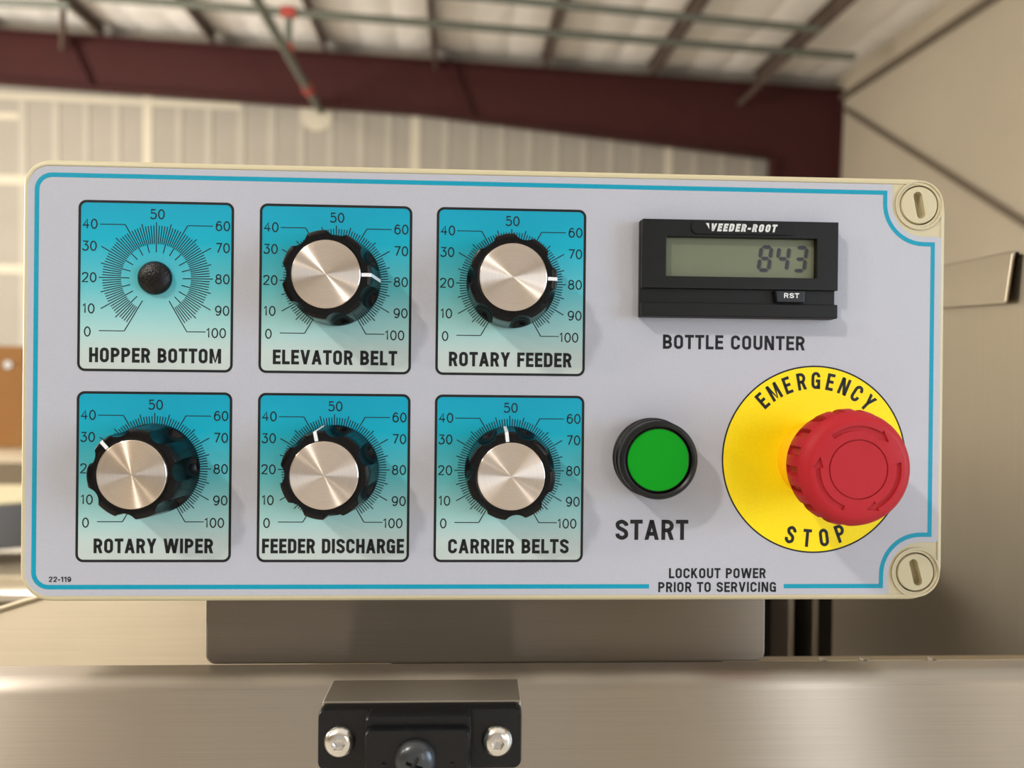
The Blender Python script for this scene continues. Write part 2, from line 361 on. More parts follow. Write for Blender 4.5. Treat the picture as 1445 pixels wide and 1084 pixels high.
# engraver's single-line numerals for the dials
def digit(ch):
    E_ = lambda cx, cy, rx, ry, a0=0, a1=360, n=18: arc(cx, cy, rx, ry, a0, a1, n)
    if ch == '0': return 0.66, [(E_(0.33, 0.5, 0.30, 0.5)[:-1], 1)]
    if ch == '1': return 0.42, [([(0.06, 0.80), (0.28, 1.0), (0.28, 0.0)], 0)]
    if ch == '2': return 0.66, [(spl([(0.05, 0.76), (0.10, 0.93), (0.33, 1.0), (0.55, 0.92), (0.60, 0.72), (0.45, 0.45), (0.03, 0.0)]) + [(0.63, 0.0)], 0)]
    if ch == '3': return 0.66, [([(0.08, 1.0), (0.58, 1.0), (0.31, 0.62)] + spl([(0.34, 0.62), (0.53, 0.56), (0.62, 0.33), (0.54, 0.10), (0.32, 0.0), (0.12, 0.04), (0.03, 0.20)]), 0)]
    if ch == '4': return 0.68, [([(0.46, 0.0), (0.46, 1.0), (0.02, 0.33), (0.66, 0.33)], 0)]
    if ch == '5': return 0.66, [([(0.56, 1.0), (0.12, 1.0), (0.07, 0.56)] + spl([(0.07, 0.57), (0.30, 0.65), (0.54, 0.57), (0.62, 0.33), (0.54, 0.09), (0.30, 0.0), (0.10, 0.05), (0.03, 0.18)]), 0)]
    if ch == '6': return 0.66, [(E_(0.33, 0.33, 0.29, 0.33)[:-1], 1), (spl([(0.04, 0.33), (0.06, 0.62), (0.18, 0.90), (0.38, 1.0), (0.56, 0.88)]), 0)]
    if ch == '7': return 0.64, [([(0.03, 1.0), (0.61, 1.0), (0.22, 0.0)], 0)]
    if ch == '8': return 0.66, [(E_(0.33, 0.77, 0.24, 0.23)[:-1], 1), (E_(0.33, 0.28, 0.30, 0.28)[:-1], 1)]
    if ch == '9': return 0.66, [(E_(0.33, 0.67, 0.29, 0.33)[:-1], 1), (spl([(0.62, 0.67), (0.60, 0.38), (0.48, 0.10), (0.28, 0.0), (0.10, 0.12)]), 0)]
    return 0.3, []

def widen(pts, closed, t, clip=True):
    """polyline -> list of quads (mitred), clipped to the cap height"""
    P_ = [p for i, p in enumerate(pts) if i == 0 or (abs(p[0] - pts[i - 1][0]) + abs(p[1] - pts[i - 1][1])) > 1e-5]
    if closed and abs(P_[0][0] - P_[-1][0]) + abs(P_[0][1] - P_[-1][1]) < 1e-5: P_ = P_[:-1]
    n = len(P_); off = []
    for i in range(n):
        a = P_[i - 1] if (closed or i > 0) else None; b = P_[i]; c = P_[(i + 1) % n] if (closed or i < n - 1) else None
        def nrm(p, q):
            dx, dy = q[0] - p[0], q[1] - p[1]; l = math.hypot(dx, dy); return (-dy / l, dx / l)
        if a is None: m_ = nrm(b, c)
        elif c is None: m_ = nrm(a, b)
        else:
            n1, n2 = nrm(a, b), nrm(b, c); sx, sy = n1[0] + n2[0], n1[1] + n2[1]; l2 = sx * sx + sy * sy
            k_ = min(2 / l2, 1.8) if l2 > 1e-6 else 1; m_ = (sx * k_, sy * k_)
        off.append(((b[0] + m_[0] * t / 2, b[1] + m_[1] * t / 2), (b[0] - m_[0] * t / 2, b[1] - m_[1] * t / 2)))
    out = []
    for i in range(n if closed else n - 1):
        j = (i + 1) % n; q = [off[i][0], off[j][0], off[j][1], off[i][1]]
        if clip:
            for lim, sg in ((0.0, 1), (1.0, -1)):
                r_ = []
                for a_ in range(len(q)):
                    p, p2 = q[a_], q[(a_ + 1) % len(q)]; d1, d2 = (p[1] - lim) * sg, (p2[1] - lim) * sg
                    if d1 >= 0: r_.append(p)
                    if (d1 > 0 > d2) or (d1 < 0 < d2):
                        u = d1 / (d1 - d2); r_.append((p[0] + (p2[0] - p[0]) * u, lim))
                q = r_
                if len(q) < 3: break
        if len(q) >= 3: out.append(q)
    return out

def textmesh(text, height, width=None, t=0.205, gap=0.062, italic=0.0, font=glyph, wide=1.0, cx=0, cz=0, y=0.0, arc_r=None, step=None, a_mid=0, bottom=False, mb=None, clip=True):
    mb = mb or MB(); x = 0; parts = []
    for ch in text:
        adv, st = font(ch, t, wide) if font is glyph else font(ch)
        g = gap * 0.3 if ch in 'AVYTL' else gap
        parts.append((x, adv, st)); x += adv + gap
    total = x - gap; sx = height if width is None else width / total
    for i, (x0, adv, st) in enumerate(parts):
        for pl, cl in st:
            # work in isotropic units so the stroke keeps one thickness
            k_ = sx / height
            quads = widen([((px) * k_, py) for px, py in pl], cl, t, clip)
            for q in quads:
                out = []
                for px, py in q:
                    px2 = px + italic * py
                    if arc_r is None:
                        out.append((cx + (x0 * k_ + px2 - total * k_ / 2) * height, cz + (py - 0.5) * height))
                    else:
                        lx = (px2 - adv * k_ / 2) * height; ly = (py - 0.5) * height
                        a = math.radians(a_mid + (i - (len(parts) - 1) / 2) * step)
                        if not bottom: out.append((cx + lx * math.cos(a) + (arc_r + ly) * math.sin(a), cz - lx * math.sin(a) + (arc_r + ly) * math.cos(a)))
                        else: out.append((cx + lx * math.cos(a) + (arc_r - ly) * math.sin(a), cz + lx * math.sin(a) - (arc_r - ly) * math.cos(a)))
                mb.flat(out, y)
    return mb

def line(mb, p, q, t, y):
    for quad in widen([p, q], 0, t, False): mb.flat(quad, y)
def pline(mb, pts, t, y, closed=0):
    for quad in widen(pts, closed, t, False): mb.flat(quad, y)

# ================================================================== ROOM
YB = 10.2
def zr(x): return 5.37 - 0.0205 * (x + 0.4)          # underside of the roof over x
M['floor'] = mat('sealed_concrete', srgb(205, 198, 186), 0.5, noise=0.08, nscale=2)
M['drywall'] = mat('bare_drywall', srgb(154, 147, 135), 0.9, noise=0.03, nscale=1.5)
M['mud'] = mat('joint_compound', srgb(194, 185, 165), 0.9)
M['mudthin'] = mat('thin_joint_compound', srgb(170, 163, 149), 0.9, noise=0.03, nscale=3)
M['blanket'] = mat('white_vinyl_insulation', srgb(245, 240, 232), 0.6, noise=0.05, nscale=2.5, bump=0.5, bscale=5, bdist=0.05)
M['wallwhite'] = mat('white_wall_liner', srgb(182, 170, 149), 0.7, noise=0.04, nscale=0.8, bump=0.3, bscale=2.0, bdist=0.05)
M['maroon'] = mat('maroon_red_oxide', srgb(62, 28, 26), 0.7, spec=0.2, noise=0.06, nscale=3)
M['purlin'] = mat('purlin_dark_primer', srgb(84, 68, 58), 0.6)
M['pipe'] = mat('grey_green_pipe', srgb(96, 99, 88), 0.45)
M['coupling'] = mat('red_coupling', srgb(165, 56, 44), 0.5)
M['cord'] = mat('dark_brace_cable', srgb(104, 92, 78), 0.6)

b = MB(); b.box(-9, 5.32, -7, YB + 0.4, -0.1, 0.0); wo('floor', b, M['floor'], kind='structure', label='sealed concrete warehouse floor')
b = MB(); b.box(-9, 4.36, YB + 0.20, YB + 0.32, 0, 6.0); b.box(4.36, 5.32, YB + 0.20, YB + 0.32, 0, 6.0)
WB = wo('wall_back', b, M['drywall'], kind='structure', label='taped but unpainted drywall partition under the maroon girder')
# joint compound bands over studs, board joints and screw rows
def band(x0, x1, z0, z1):
    mb = MB(); mb.box(x0, x1, YB + (0.188 if z1 - z0 > 1 else 0.182), YB + 0.202, z0, z1); wo('joint_strip', mb, M['mud'] if (x1 - x0 > .11 or z1 - z0 < 1) else M['mudthin'], WB)
xs = [(-5.80, .10), (-5.38, .09), (-4.99, .07), (-4.60, .09), (-4.20, .12), (-3.79, .08), (-3.40, .09), (-2.98, .10), (-2.57, .10), (-2.17, .08), (-1.78, .08),
      (-1.37, .09), (-0.99, .09), (-0.63, .13), (-0.22, .09), (0.18, .09), (0.56, .09), (0.95, .09), (1.33, .09), (1.72, .09), (2.10, .09), (2.48, .09), (2.93, .12), (3.30, .09), (3.70, .08), (4.1, .08)]
for x, ww in xs:
    band(x - ww / 2, x + ww / 2, 0.0, 4.9 - 0.07 - max(0, (x + 0.5)) * 0.075 - (0.0 if ww > .1 else random.uniform(.02, .16)))
for x in [-6.2 - .41 * i for i in range(6)]: band(x - .045, x + .045, 0, 4.75)
band(-9, -5.85, 4.43, 4.52); band(-9, -5.2, 3.58, 3.70); band(-9, -5.2, 2.40, 2.52); band(-9, -2.98, 4.70, 4.78)
mb = MB(); mb.prism(circ(0.22, -1.97, 4.68, 24), YB + 0.180, YB + 0.202); wo('joint_strip', mb, M['mud'], WB)

b = MB(); b.box(5.32, 5.45, -0.9, YB + 0.4, 0, 5.6); b.box(5.32, 5.45, -7, -4.3, 0, 5.6); b.box(5.32, 5.45, -4.3, -0.9, 3.6, 5.6)
wo('wall_right', b, M['wallwhite'], kind='structure', label='pale side wall with a tall loading door opening')
b = MB(); b.box(-9.1, -9, -7, YB + 0.4, 0, 6.0); wo('wall_left', b, M['wallwhite'], kind='structure')
b = MB(); b.box(-9, -3.2, -7.12, -7, 0, 5.6); b.box(0.8, 5.32, -7.12, -7, 0, 5.6); b.box(-3.2, 0.8, -7.12, -7, 3.9, 5.6)
wo('wall_front', b, M['wallwhite'], kind='structure')

# roof: deck, insulation blankets sagging between purlins
b = MB(); b.add([(-9, -7, zr(-9) + .32), (5.45, -7, zr(5.45) + .32), (5.45, YB + .4, zr(5.45) + .32), (-9, YB + .4, zr(-9) + .32)], [(0, 1, 2, 3)])
b.add([(-9, -7, zr(-9) + .36), (5.45, -7, zr(5.45) + .36), (5.45, YB + .4, zr(5.45) + .36), (-9, YB + .4, zr(-9) + .36)], [(3, 2, 1, 0)])
CE = wo('ceiling', b, M['blanket'], kind='structure', label='white quilted insulation under the metal roof')
PX = [-7.68, -6.2, -4.73, -3.30, -1.84, -0.39, 1.11, 2.60, 4.11]
edges = PX + [5.32]
for i in range(len(edges) - 1):
    xa, xb = edges[i], edges[i + 1]
    for sgm in range(3):
        x0 = xa + (xb - xa) * sgm / 3; x1 = xa + (xb - xa) * (sgm + 1) / 3
        for r_ in range(8):
            y0 = 4.0 + r_ * 0.8; y1 = y0 + 0.8; mb = MB(); nx, ny = 4, 3; vs = []; fs = []
            if y0 > YB + .3: continue
            for a in range(nx + 1):
                for c in range(ny + 1):
                    u, v = a / nx, c / ny; x = x0 + (x1 - x0) * u; y = y0 + (y1 - y0) * v
                    sag = 0.03 * (4 * u * (1 - u)) ** 0.6 * (0.5 + 0.5 * (4 * v * (1 - v)) ** 0.5)
                    vs.append((x, y, zr(x) + 0.24 - sag))
            for a in range(nx):
                for c in range(ny):
                    p0 = a * (ny + 1) + c; fs.append((p0, p0 + 1, p0 + ny + 2, p0 + ny + 1))
            mb.add(vs, fs); wo('insulation_panel', mb, M['blanket'], CE, smooth=80)
# steel frame
b = MB(); b.add([], [])
def strip_xz(mb, top, bot, y0, y1):
    pts = top + bot[::-1]; mb.prism(pts, y0, y1)
top = [(-9, 5.54), (-3.3, 5.48), (0.93, 5.39), (5.28, 5.27)]; bot = [(-9, 4.93), (-3.3, 4.80), (-0.49, 4.70), (4.36, 4.32)]
b = MB(); strip_xz(b, [(-9, 5.54), (5.28, 5.27)], [(-9, 4.93), (-0.49, 4.70), (4.36, 4.32), (5.28, 4.32)][0:4], YB - 0.006, YB + 0.006)
RG = wo('roof_girder', b, M['maroon'], kind='structure', label='deep maroon steel girder spanning under the roof')
for seg, ins in (((-9, 5.54), (5.28, 5.27)),) and [(((-9, 5.54), (5.28, 5.27)), 'flange'), (((-9, 4.93), (-0.49, 4.70)), 'flange'), (((-0.49, 4.70), (4.36, 4.32)), 'flange')]:
    (xa, za), (xb, zb) = seg; mb = MB(); mb.loft([[(x, YB - .10, z - .01), (x, YB + .10, z - .01), (x, YB + .10, z + .01), (x, YB - .10, z + .01)] for x, z in ((xa, za), (xb, zb))])
    wo(ins, mb, M['maroon'], RG)
for x, zt, zb in ((-4.95, 5.5, 4.84), (0.0, 5.42, 4.67)):
    mb = MB(); mb.beam((x - 0.18, YB - .05, zt), (x + .12, YB - .05, zb), 0.05, 0.05, (0, 1, 0)); wo('stiffener', mb, M['maroon'], RG)
b = MB(); b.box(4.36, 5.30, YB - .012, YB + .012, 0, 5.2); b.box(4.34, 4.37, YB - .1, YB + .1, 0, 4.32); b.box(5.28, 5.31, YB - .1, YB + .1, 0, 5.27)
wo('frame_column', b, M['maroon'], kind='structure', label='maroon steel column at the right end of the girder')
for i, x in enumerate(PX):
    mb = MB(); z = zr(x) + .13
    mb.box(x - .005, x + .005, 3.2, YB + .1, z - .08, z + .10); mb.box(x, x + .045, 3.2, YB + .1, z - .085, z - .075); mb.box(x - .045, x, 3.2, YB + .1, z + .095, z + .105)
    wo('roof_purlin', mb, M['purlin'], kind='structure')
for i, (x, dx) in enumerate(((-4.73, -0.42), (-0.39, 0.02), (4.11, -0.30))):
    mb = MB(); mb.beam((x, YB - 0.9, zr(x) + .05), (x + dx, YB - .08, 5.28 if i < 2 else 5.0), 0.05, 0.05, (0, 1, 0.3)); wo('flange_brace', mb, M['purlin'], kind='structure')

# sprinkler pipes
def pipe(name, p, q, r, label, coups, group=None):
    mb = MB(); mb.tube(p, q, r, 20); o = wo(name, mb, M['pipe'], label=label, cat='pipe', smooth=40, group=group)
    P0, Q0 = Vector(p), Vector(q)
    for u, l_ in coups:
        c = P0 + (Q0 - P0) * u; d = (Q0 - P0).normalized(); m2 = MB(); m2.tube(c - d * l_, c + d * l_, r * 1.45, 20); wo('coupling', m2, M['coupling'], o, smooth=40, label='red coupling')
    return o
pipe('sprinkler_pipe', (-4.0, 8.39, 5.20), (4.75, 8.84, 5.20), 0.044, 'long grey-green sprinkler branch pipe ending short of the right wall', [(0.2365, .075)])
pipe('sprinkler_pipe', (-7.6, 8.62, 5.16), (-4.28, 8.54, 5.16), 0.044, 'short grey-green pipe at the top left above the girder', [])
pipe('sprinkler_pipe', (-1.2, 7.70, 5.16), (3.93, 8.09, 5.16), 0.040, 'fainter grey pipe nearest the camera under the insulation', [])
pipe('sprinkler_pipe', (-1.93, 4.8, 4.73), (-1.925, YB + .25, 4.73), 0.048, 'grey feed pipe running into the drywall below the girder', [(0.84, .06)])
pipe('sprinkler_pipe', (-1.93, 8.50, 4.785), (-1.93, 8.50, 5.15), 0.040, 'short vertical drop pipe joining branch pipe and feed pipe', [(0.03, .05)])
# wall seam and brace
b = MB(); b.tube((5.27, YB - .2, 4.97), (5.27, 5.2, 1.93), 0.030, 12); wo('wall_brace', b, M['cord'], label='slanting dark brace rod across the pale side wall', cat='brace')
b = MB(); b.box(5.24, 5.32, -6.9, YB - .1, zr(5.3) - .13, zr(5.3) - .06); wo('trim_1', b, M['cord'], kind='structure')

# ================================================================== MACHINE, far pieces
# left: cardboard carton, conveyor, tub
M['card'] = mat('brown_cardboard', srgb(158, 112, 62), 0.85, noise=0.05, nscale=8)
M['tan'] = mat('tan_bench_top', srgb(214, 196, 158), 0.5)
M['greytub'] = mat('blue_grey_plastic_tub', srgb(112, 116, 124), 0.5)
M['rim'] = mat('pale_cream_plastic', srgb(238, 228, 190), 0.4)
def box_part(nm, mt, par, x0, x1, y0, y1, z0, z1, bv=2, label=None):
    q = MB(); q.box(x0, x1, y0, y1, z0, z1); return ob(nm, q, mt, par, bevel=bv, label=label)
cb = root('cardboard_box', 'brown cardboard carton with a white sticker at the left edge of the picture', 'box', (-2000, 2700, -273))
box_part('carton_body', M['card'], cb, -300, 200, 0, 400, 0, 393, 3)
box_part('flap', M['card'], cb, -300, 200, -6, 8, 330, 398, 2)
q = MB(); q.prism(circ(16, 137, 325, 24), -8, -5); ob('sticker', q, M['white'], cb, label='round white sticker')
cv = root('conveyor', 'stainless conveyor table with rails left of the control box', 'conveyor', (-1700, 1900, -300))
box_part('deck', M['steelpale'], cv, -900, 760, 0, 900, 0, 26)
box_part('rail', M['steelpale'], cv, -900, 760, -40, -15, -60, -20)
box_part('rail', M['steelwarm'], cv, -900, 760, -20, 0, -10, 60)
for x in (-800, 0, 700): box_part('leg', M['steelwarm'], cv, x, x + 50, 100, 150, -1130, 0)
q = MB(); q.tube((700, -60, 22), (700, 60, 22), 30, 20); ob('roller', q, M['blackmat'], cv, smooth=40)
tb = root('parts_tub', 'blue-grey tub with a curved cream rim left of the control box', 'tub', (-1060, 1200, -340))
q = MB(); out = []
for dz, gx in ((0, 0), (90, 14)):
    out.append([(gx * (1 if x > 0 else -1) + x, y - (gx if y < 100 else 0), dz) for x, y in [(-150 * math.cos(a) ** 1 if False else 170 * math.cos(a), 110 + 110 * math.sin(a)) for a in [2 * math.pi * i / 40 for i in range(40)]]])
q.loft(out); ob('tub_body', q, M['greytub'], tb, smooth=50)
q = MB(); q.loft([[(x * s_, 110 + (y) * s_, z) for x, y in [(185 * math.cos(2 * math.pi * i / 48), 122 * math.sin(2 * math.pi * i / 48)) for i in range(48)]] for s_, z in ((1, 88), (1.03, 94), (1.0, 100), (.9, 101))]); ob('tub_rim', q, M['rim'], tb, smooth=50)
lf = root('side_rail_frame', 'round-edged steel rail and tray low at the left edge', 'rail', (-1000, 1150, -420))
box_part('tray', M['steelpale'], lf, -300, 200, 0, 200, 20, 46, 3)
q = MB(); q.tube((-300, 0, 12), (200, 0, 12), 13, 24); ob('round_rail', q, M['chrome'], lf, smooth=40)
box_part('apron_strip', M['steeldark'], lf, -300, 200, 4, 20, -22, 8, 2)
box_part('lower_strip', M['steelpale'], lf, -300, 200, -20, 30, -90, -22, 2)

# low pale guard sheet behind the pedestal
q = MB()
prof = [(-420, -176), (-283, -129.5), (-262, -123), (-225, -112), (-140, -100), (-60, -92), (-60, -330), (-420, -330)]
q.prism(prof, 0, 3)
q.v = [(x, y + 150 + (z + 100) * 0.28, z) for x, y, z in q.v]
gs = ob('guard_sheet', q, M['steelpale'], None, bevel=0.8)
tag(gs, 'pale sheet metal guard at lower left behind the pedestal', 'guard')
q = MB()
for a, c in (((-420, -176), (-283, -129.5)), ((-283, -129.5), (-262, -123)), ((-262, -123), (-225, -112))): q.tube((a[0], 149 + (a[1] + 100) * .28, a[1]), (c[0], 149 + (c[1] + 100) * .28, c[1]), 1.3, 12)
ob('rolled_edge', q, M['steelpale'], gs, smooth=40, loc=(0, 0, 0))

# hopper on the right
hp = root('hopper', 'large stainless hopper with a folded lip to the right of the control box', 'hopper', (270, 93.3, -219.6))
def H(s_, z, off=0):   # s_ along the sheet away from the camera, off = towards the camera side
    return tuple(0.55 * c for c in (0.208 * s_ - off * 0.978, 0.978 * s_ + off * 0.2, z + 400 + 0.075 * s_ * (1 if z > -100 else 0)))
q = MB(); T_ = 2.0
def plate(q, pts, th):
    n = len(pts); fr = [H(s_, z, 0) for s_, z in pts]; bk = [H(s_, z, -th) for s_, z in pts]
    q.add(fr + bk, [tuple(range(n)), tuple(range(2 * n - 1, n - 1, -1))] + [(i, i + n, (i + 1) % n + n, (i + 1) % n) for i in range(n)])
plate(q, [(-26, -700), (-26, 110), (-12, 126), (4, 131), (760, 131), (760, -700)], 2.0)
ob('hopper_sheet', q, M['steelwarm'], hp, bevel=0.6)
q = MB()   # folded lip
sec = []
for s_ in (-2, 760):
    ring = []
    zt = 129
    ring += [H(s_ + (0 if s_ > 0 else 0), zt - 1, 0.2)]
    for i in range(7):
        a = math.pi * i / 6; ring.append(H(s_, zt - 0.5 + 5 * math.sin(a) * .8, 4.0 - 3.8 * math.cos(a)))
    ring.append(H(s_ + (8 if s_ < 0 else 0), zt - 47, 10)); ring.append(H(s_ + (8 if s_ < 0 else 0), zt - 47, 8.4))
    for i in range(7):
        a = math.pi * (1 - i / 6); ring.append(H(s_, zt - 1.5 + 3.4 * math.sin(a), 4.0 - 2.4 * math.cos(a)))
    sec.append(ring)
q.loft(sec); ob('folded_lip', q, M['steelwarm'], hp, smooth=50)
q = MB(); q.tube(H(-2, 128.6, 7.4), H(6, 84, 9.4), 0.8, 10); ob('lip_end', q, M['steelwarm'], hp, smooth=50)
bd_ = root('machine_cabinet', 'machine body coloured near-black to stand for the shade between the pedestal and the stainless hopper', 'machine', (40, 220, -600))
M['shade'] = mat('painted_shade_black', srgb(24, 19, 14), 0.6, spec=0.2)  # near-black base colour stands in for the shade inside the machine
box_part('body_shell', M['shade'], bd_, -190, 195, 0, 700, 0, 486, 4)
box_part('hidden_reflection_block', M['shade'], bd_, -190, 195, 700, 1900, 0, 280, 4)  # unseen block, added so the hopper sheet mirrors a dark lower zone
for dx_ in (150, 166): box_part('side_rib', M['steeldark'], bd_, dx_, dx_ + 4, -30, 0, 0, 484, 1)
# ledge with weld tabs between apron and hopper
lg = root('support_ledge', 'narrow stainless ledge with small tabs running behind the apron on the right', 'ledge', (125, 60, -140))
box_part('ledge_bar', M['steelwarm'], lg, -20, 290, 0, 6, -4, 11.6, 0.6)
for px in (24.5, 44.0, 77.0): box_part('tab', M['steel'], lg, px, px + 2.2, -3, 0.5, 5, 13.2, 0.3)
box_part('ledge_groove', M['blackmat'], lg, 76, 290, -1.5, 0.2, 6.3, 8.6, 0)

# ================================================================== MACHINE, near pieces
ap = root('steel_rail', 'wide horizontal brushed stainless frame rail below the control box', 'frame', (0, 0, -110.8))
prof = [(-60, -160)]
Rb = 6.5
for i in range(9):
    a = math.pi / 2 * i / 8; prof_pt = (Rb - Rb * math.cos(a), -Rb + Rb * math.sin(a)); prof.append(prof_pt)
q = MB(); pr = [(0, -160)] + [(Rb - Rb * math.cos(math.pi / 2 * i / 8), -Rb + Rb * math.sin(math.pi / 2 * i / 8)) for i in range(9)] + [(12.8, 0.0), (13.4, -0.6), (13.4, -160)]
q.loft([[(x, y, z) for y, z in pr] for x in (-420, 420)]); ob('front_rail', q, M['steel'], ap, smooth=35)
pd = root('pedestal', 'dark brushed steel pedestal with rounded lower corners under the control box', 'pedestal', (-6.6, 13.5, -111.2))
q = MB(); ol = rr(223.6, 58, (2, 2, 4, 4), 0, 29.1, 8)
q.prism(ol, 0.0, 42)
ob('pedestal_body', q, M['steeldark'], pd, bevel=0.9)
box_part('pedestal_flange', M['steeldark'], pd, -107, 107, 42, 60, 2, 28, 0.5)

# clamp
cl = root('rail_clamp', 'black moulded rail clamp bolted to the front of the steel frame', 'clamp', (-31, 0, -123.2))
box_part('spacer_block', M['steel'], cl, -34.8, 35.2, -19, 0, -10, 11.2, 0.5, label='brushed steel spacer block')
q = MB(); ol = rr(70.8, 21.2, 2.6, 0, -.8, 6); q.loft([[(x, -19, z + 0.8) for x, z in ol], [(x, -22.6, z + 0.8) for x, z in ol], [(x * .988, -24, (z) * .965 + 0.8) for x, z in ol]])
ob('clamp_base', q, M['clamp'], cl, smooth=35)
q = MB(); ol = rr(36.2, 30, 2.0, -0.2, -4.4, 6); q.loft([[(x, -23, z) for x, z in ol], [(x, -28.6, z) for x, z in ol], [(x * .97, -29.6, z * .98) for x, z in ol]])
ob('bridge', q, M['clamp'], cl, smooth=35)
q = MB(); ol = rr(35.2, 48, 2.2, -0.4, -16.8, 6); q.loft([[(x, -25, z) for x, z in ol], [(x, -31.2, z) for x, z in ol], [(x * .975, -32.2, z * .985 - .3) for x, z in ol]])
sl = ob('slider', q, M['clamp'], cl, smooth=35)
for x in (-11.5, 11.5):
    q = MB(); q.loft([[(x + a * 1.0, yy, z) for a, z in ((-.6, -36), (.6, -36), (.6, -4), (-.6, -4))] for yy in (-32.0, -32.7)]); ob('rib', q, M['clamp'], sl)
def hexbolt(x, z, y):
    q = MB(); n = 48
    prof_ = [(5.35, 0), (5.45, .5), (5.3, 1.1), (4.7, 2.1), (3.9, 2.8), (2.9, 3.15)]
    rings = [[(r * math.sin(2 * math.pi * i / n), -h, r * math.cos(2 * math.pi * i / n)) for i in range(n)] for r, h in prof_]
    def hx(i, R0):
        t_ = 2 * math.pi * i / n; m_ = (t_ + math.pi / 6) % (math.pi / 3) - math.pi / 6
        return R0 * math.cos(math.pi / 6) / math.cos(m_)
    for R0, h in ((2.35, 3.2), (2.2, 3.05), (2.2, 0.9), (0.4, 0.5)):
        rings.append([(hx(i, R0) * math.sin(2 * math.pi * i / n), -h, hx(i, R0) * math.cos(2 * math.pi * i / n)) for i in range(n)])
    q.loft(rings); return ob('hex_socket_bolt', q, M['chrome'], cl, (x, y, z), smooth=30, label='bright stainless button-head bolt')
hexbolt(-27.6, -0.2, -24); hexbolt(26.8, -0.5, -24)
q = MB(); q.lathe([(7.0, 0), (7.05, .7), (6.6, 1.9), (5.4, 3.1), (3.6, 3.9), (1.6, 4.25), (0.3, 4.3)], 64)
ps = ob('cross_screw', q, M['blackscrew'], sl, (-0.9, -32.2, -2.9), smooth=40, label='dark domed cross-slot screw')
cuts = []
for rot_ in (0.35, 0.35 + math.pi / 2):
    c = MB(); pts = [(-2.9, -.62), (2.9, -.62), (2.9, .62), (-2.9, .62)]
    c.prism([(x * math.cos(rot_) + z * math.sin(rot_), -x * math.sin(rot_) + z * math.cos(rot_)) for x, z in pts], -6, -1.9); cuts.append(c)
carve(ps, cuts)

# ================================================================== CONTROL BOX
BX, BZ, BW, BH = -5.9, 0.0, 351.7, 164.6
box = root('control_box', 'beige control enclosure with grey printed panel, knobs, counter, start and stop buttons', 'control panel', (BX, 0, -82.3))
DZ = 82.3
def L_(x, y, z): return (x - BX, y, z + DZ)            # machine mm -> local to the box root
radii = (13.2, 9.6, 11.8, 13.2)
def rro(inset, y, dr=0):
    return [(x, y, z) for x, z in rr(BW - 2 * inset, BH - 2 * inset, tuple(max(1, r - inset) for r in radii), 0, DZ, 12)]
q = MB(); rings = [rro(3, 78), rro(1.5, 76), rro(1.2, 16), rro(0.6, 15)]
q.loft(rings); ob('box_body', q, M['beige'], box, smooth=35)
q = MB(); rings = [rro(0.2, 14.6), rro(0, 14), rro(0, 1.9)]
for i in range(1, 7):
    a = math.pi / 2 * i / 6; rings.append(rro(1.9 - 1.9 * math.cos(a), 1.9 - 2.05 * math.sin(a)))
rings.append(rro(2.2, -0.12)); rings.append(rro(2.5, 0.18))
q.loft(rings); lid = ob('lid', q, M['beige'], box, smooth=35)
SC = [(159.0, 71.9), (159.1, -71.4)]
cuts = []
for x, z in SC:
    c = MB(); c.lathe([(7.75, -7), (7.75, 2)], 64, cx=x - BX, cz=z + DZ); cuts.append(c)
carve(lid, cuts)
# overlay sheet with concave corners round the lid screws
x0, x1, z0, z1 = -179.55, 167.75, -79.95, 79.75
def notch(cxn, czn, r_, up):
    # arc from the horizontal edge side to the vertical edge side round a lid screw
    if up: return [(cxn - r_ * math.cos(math.radians(a)), czn - r_ * math.sin(math.radians(a))) for a in range(90, -1, -6)]
    return [(cxn - r_ * math.cos(math.radians(a)), czn + r_ * math.sin(math.radians(a))) for a in range(0, 91, 6)]
def border(off, rl, rn, ra=1.0):
    """closed outline: off shrinks the straight sides; rn is the notch radius; the small corners get radius ra"""
    a, b_, c, d = x0 + off, x1 - off, z0 + off, z1 - off
    pts = [(a + rl - rl * math.cos(t), c + rl - rl * math.sin(t)) for t in [math.pi / 2 * i / 8 for i in range(9)]]
    nx, nz = 160.8, 72.2
    pts += [(nx - rn - ra, c), (nx - rn - ra * .3, c + ra * .3), (nx - rn, c + ra)] + notch(nx, -nz, rn, False) + [(b_ - ra, -nz + rn), (b_ - ra * .3, -nz + rn + ra * .3), (b_, -nz + rn + ra)]
    pts += [(b_, nz - rn - ra), (b_ - ra * .3, nz - rn - ra * .3), (b_ - ra, nz - rn)] + notch(nx, nz, rn, True) + [(nx - rn, d - ra), (nx - rn - ra * .3, d - ra * .3), (nx - rn - ra, d)]
    pts += [(a + rl - rl * math.sin(t), d - rl + rl * math.cos(t)) for t in [math.pi / 2 * i / 8 for i in range(9)]]
    return pts
loc = lambda P_: [(x - BX, z + DZ) for x, z in P_]
q = MB(); ol = loc(border(0, 7.8, 12.6, 0.9))
q.loft([[(x, 0.17, z) for x, z in ol], [(x, -0.05, z) for x, z in ol], [(x + (0.12 if x < 100 else -.12) * 0, -0.12, z) for x, z in ol]])
ob('overlay_sheet', q, M['overlay'], box, smooth=30, label='grey printed overlay film')
YP = -0.12
# teal border line, open at the lockout notice
q = MB(); cl_ = loc(border(3.25, 5.5, 15.5, 0.05))
# thin duplicates out of the tight corners
cc = []
for p_ in cl_:
    if not cc or math.hypot(p_[0] - cc[-1][0], p_[1] - cc[-1][1]) > 0.35: cc.append(p_)
g0, g1 = 54.2 - BX, 106.8 - BX; zl = z0 + 3.25 + DZ
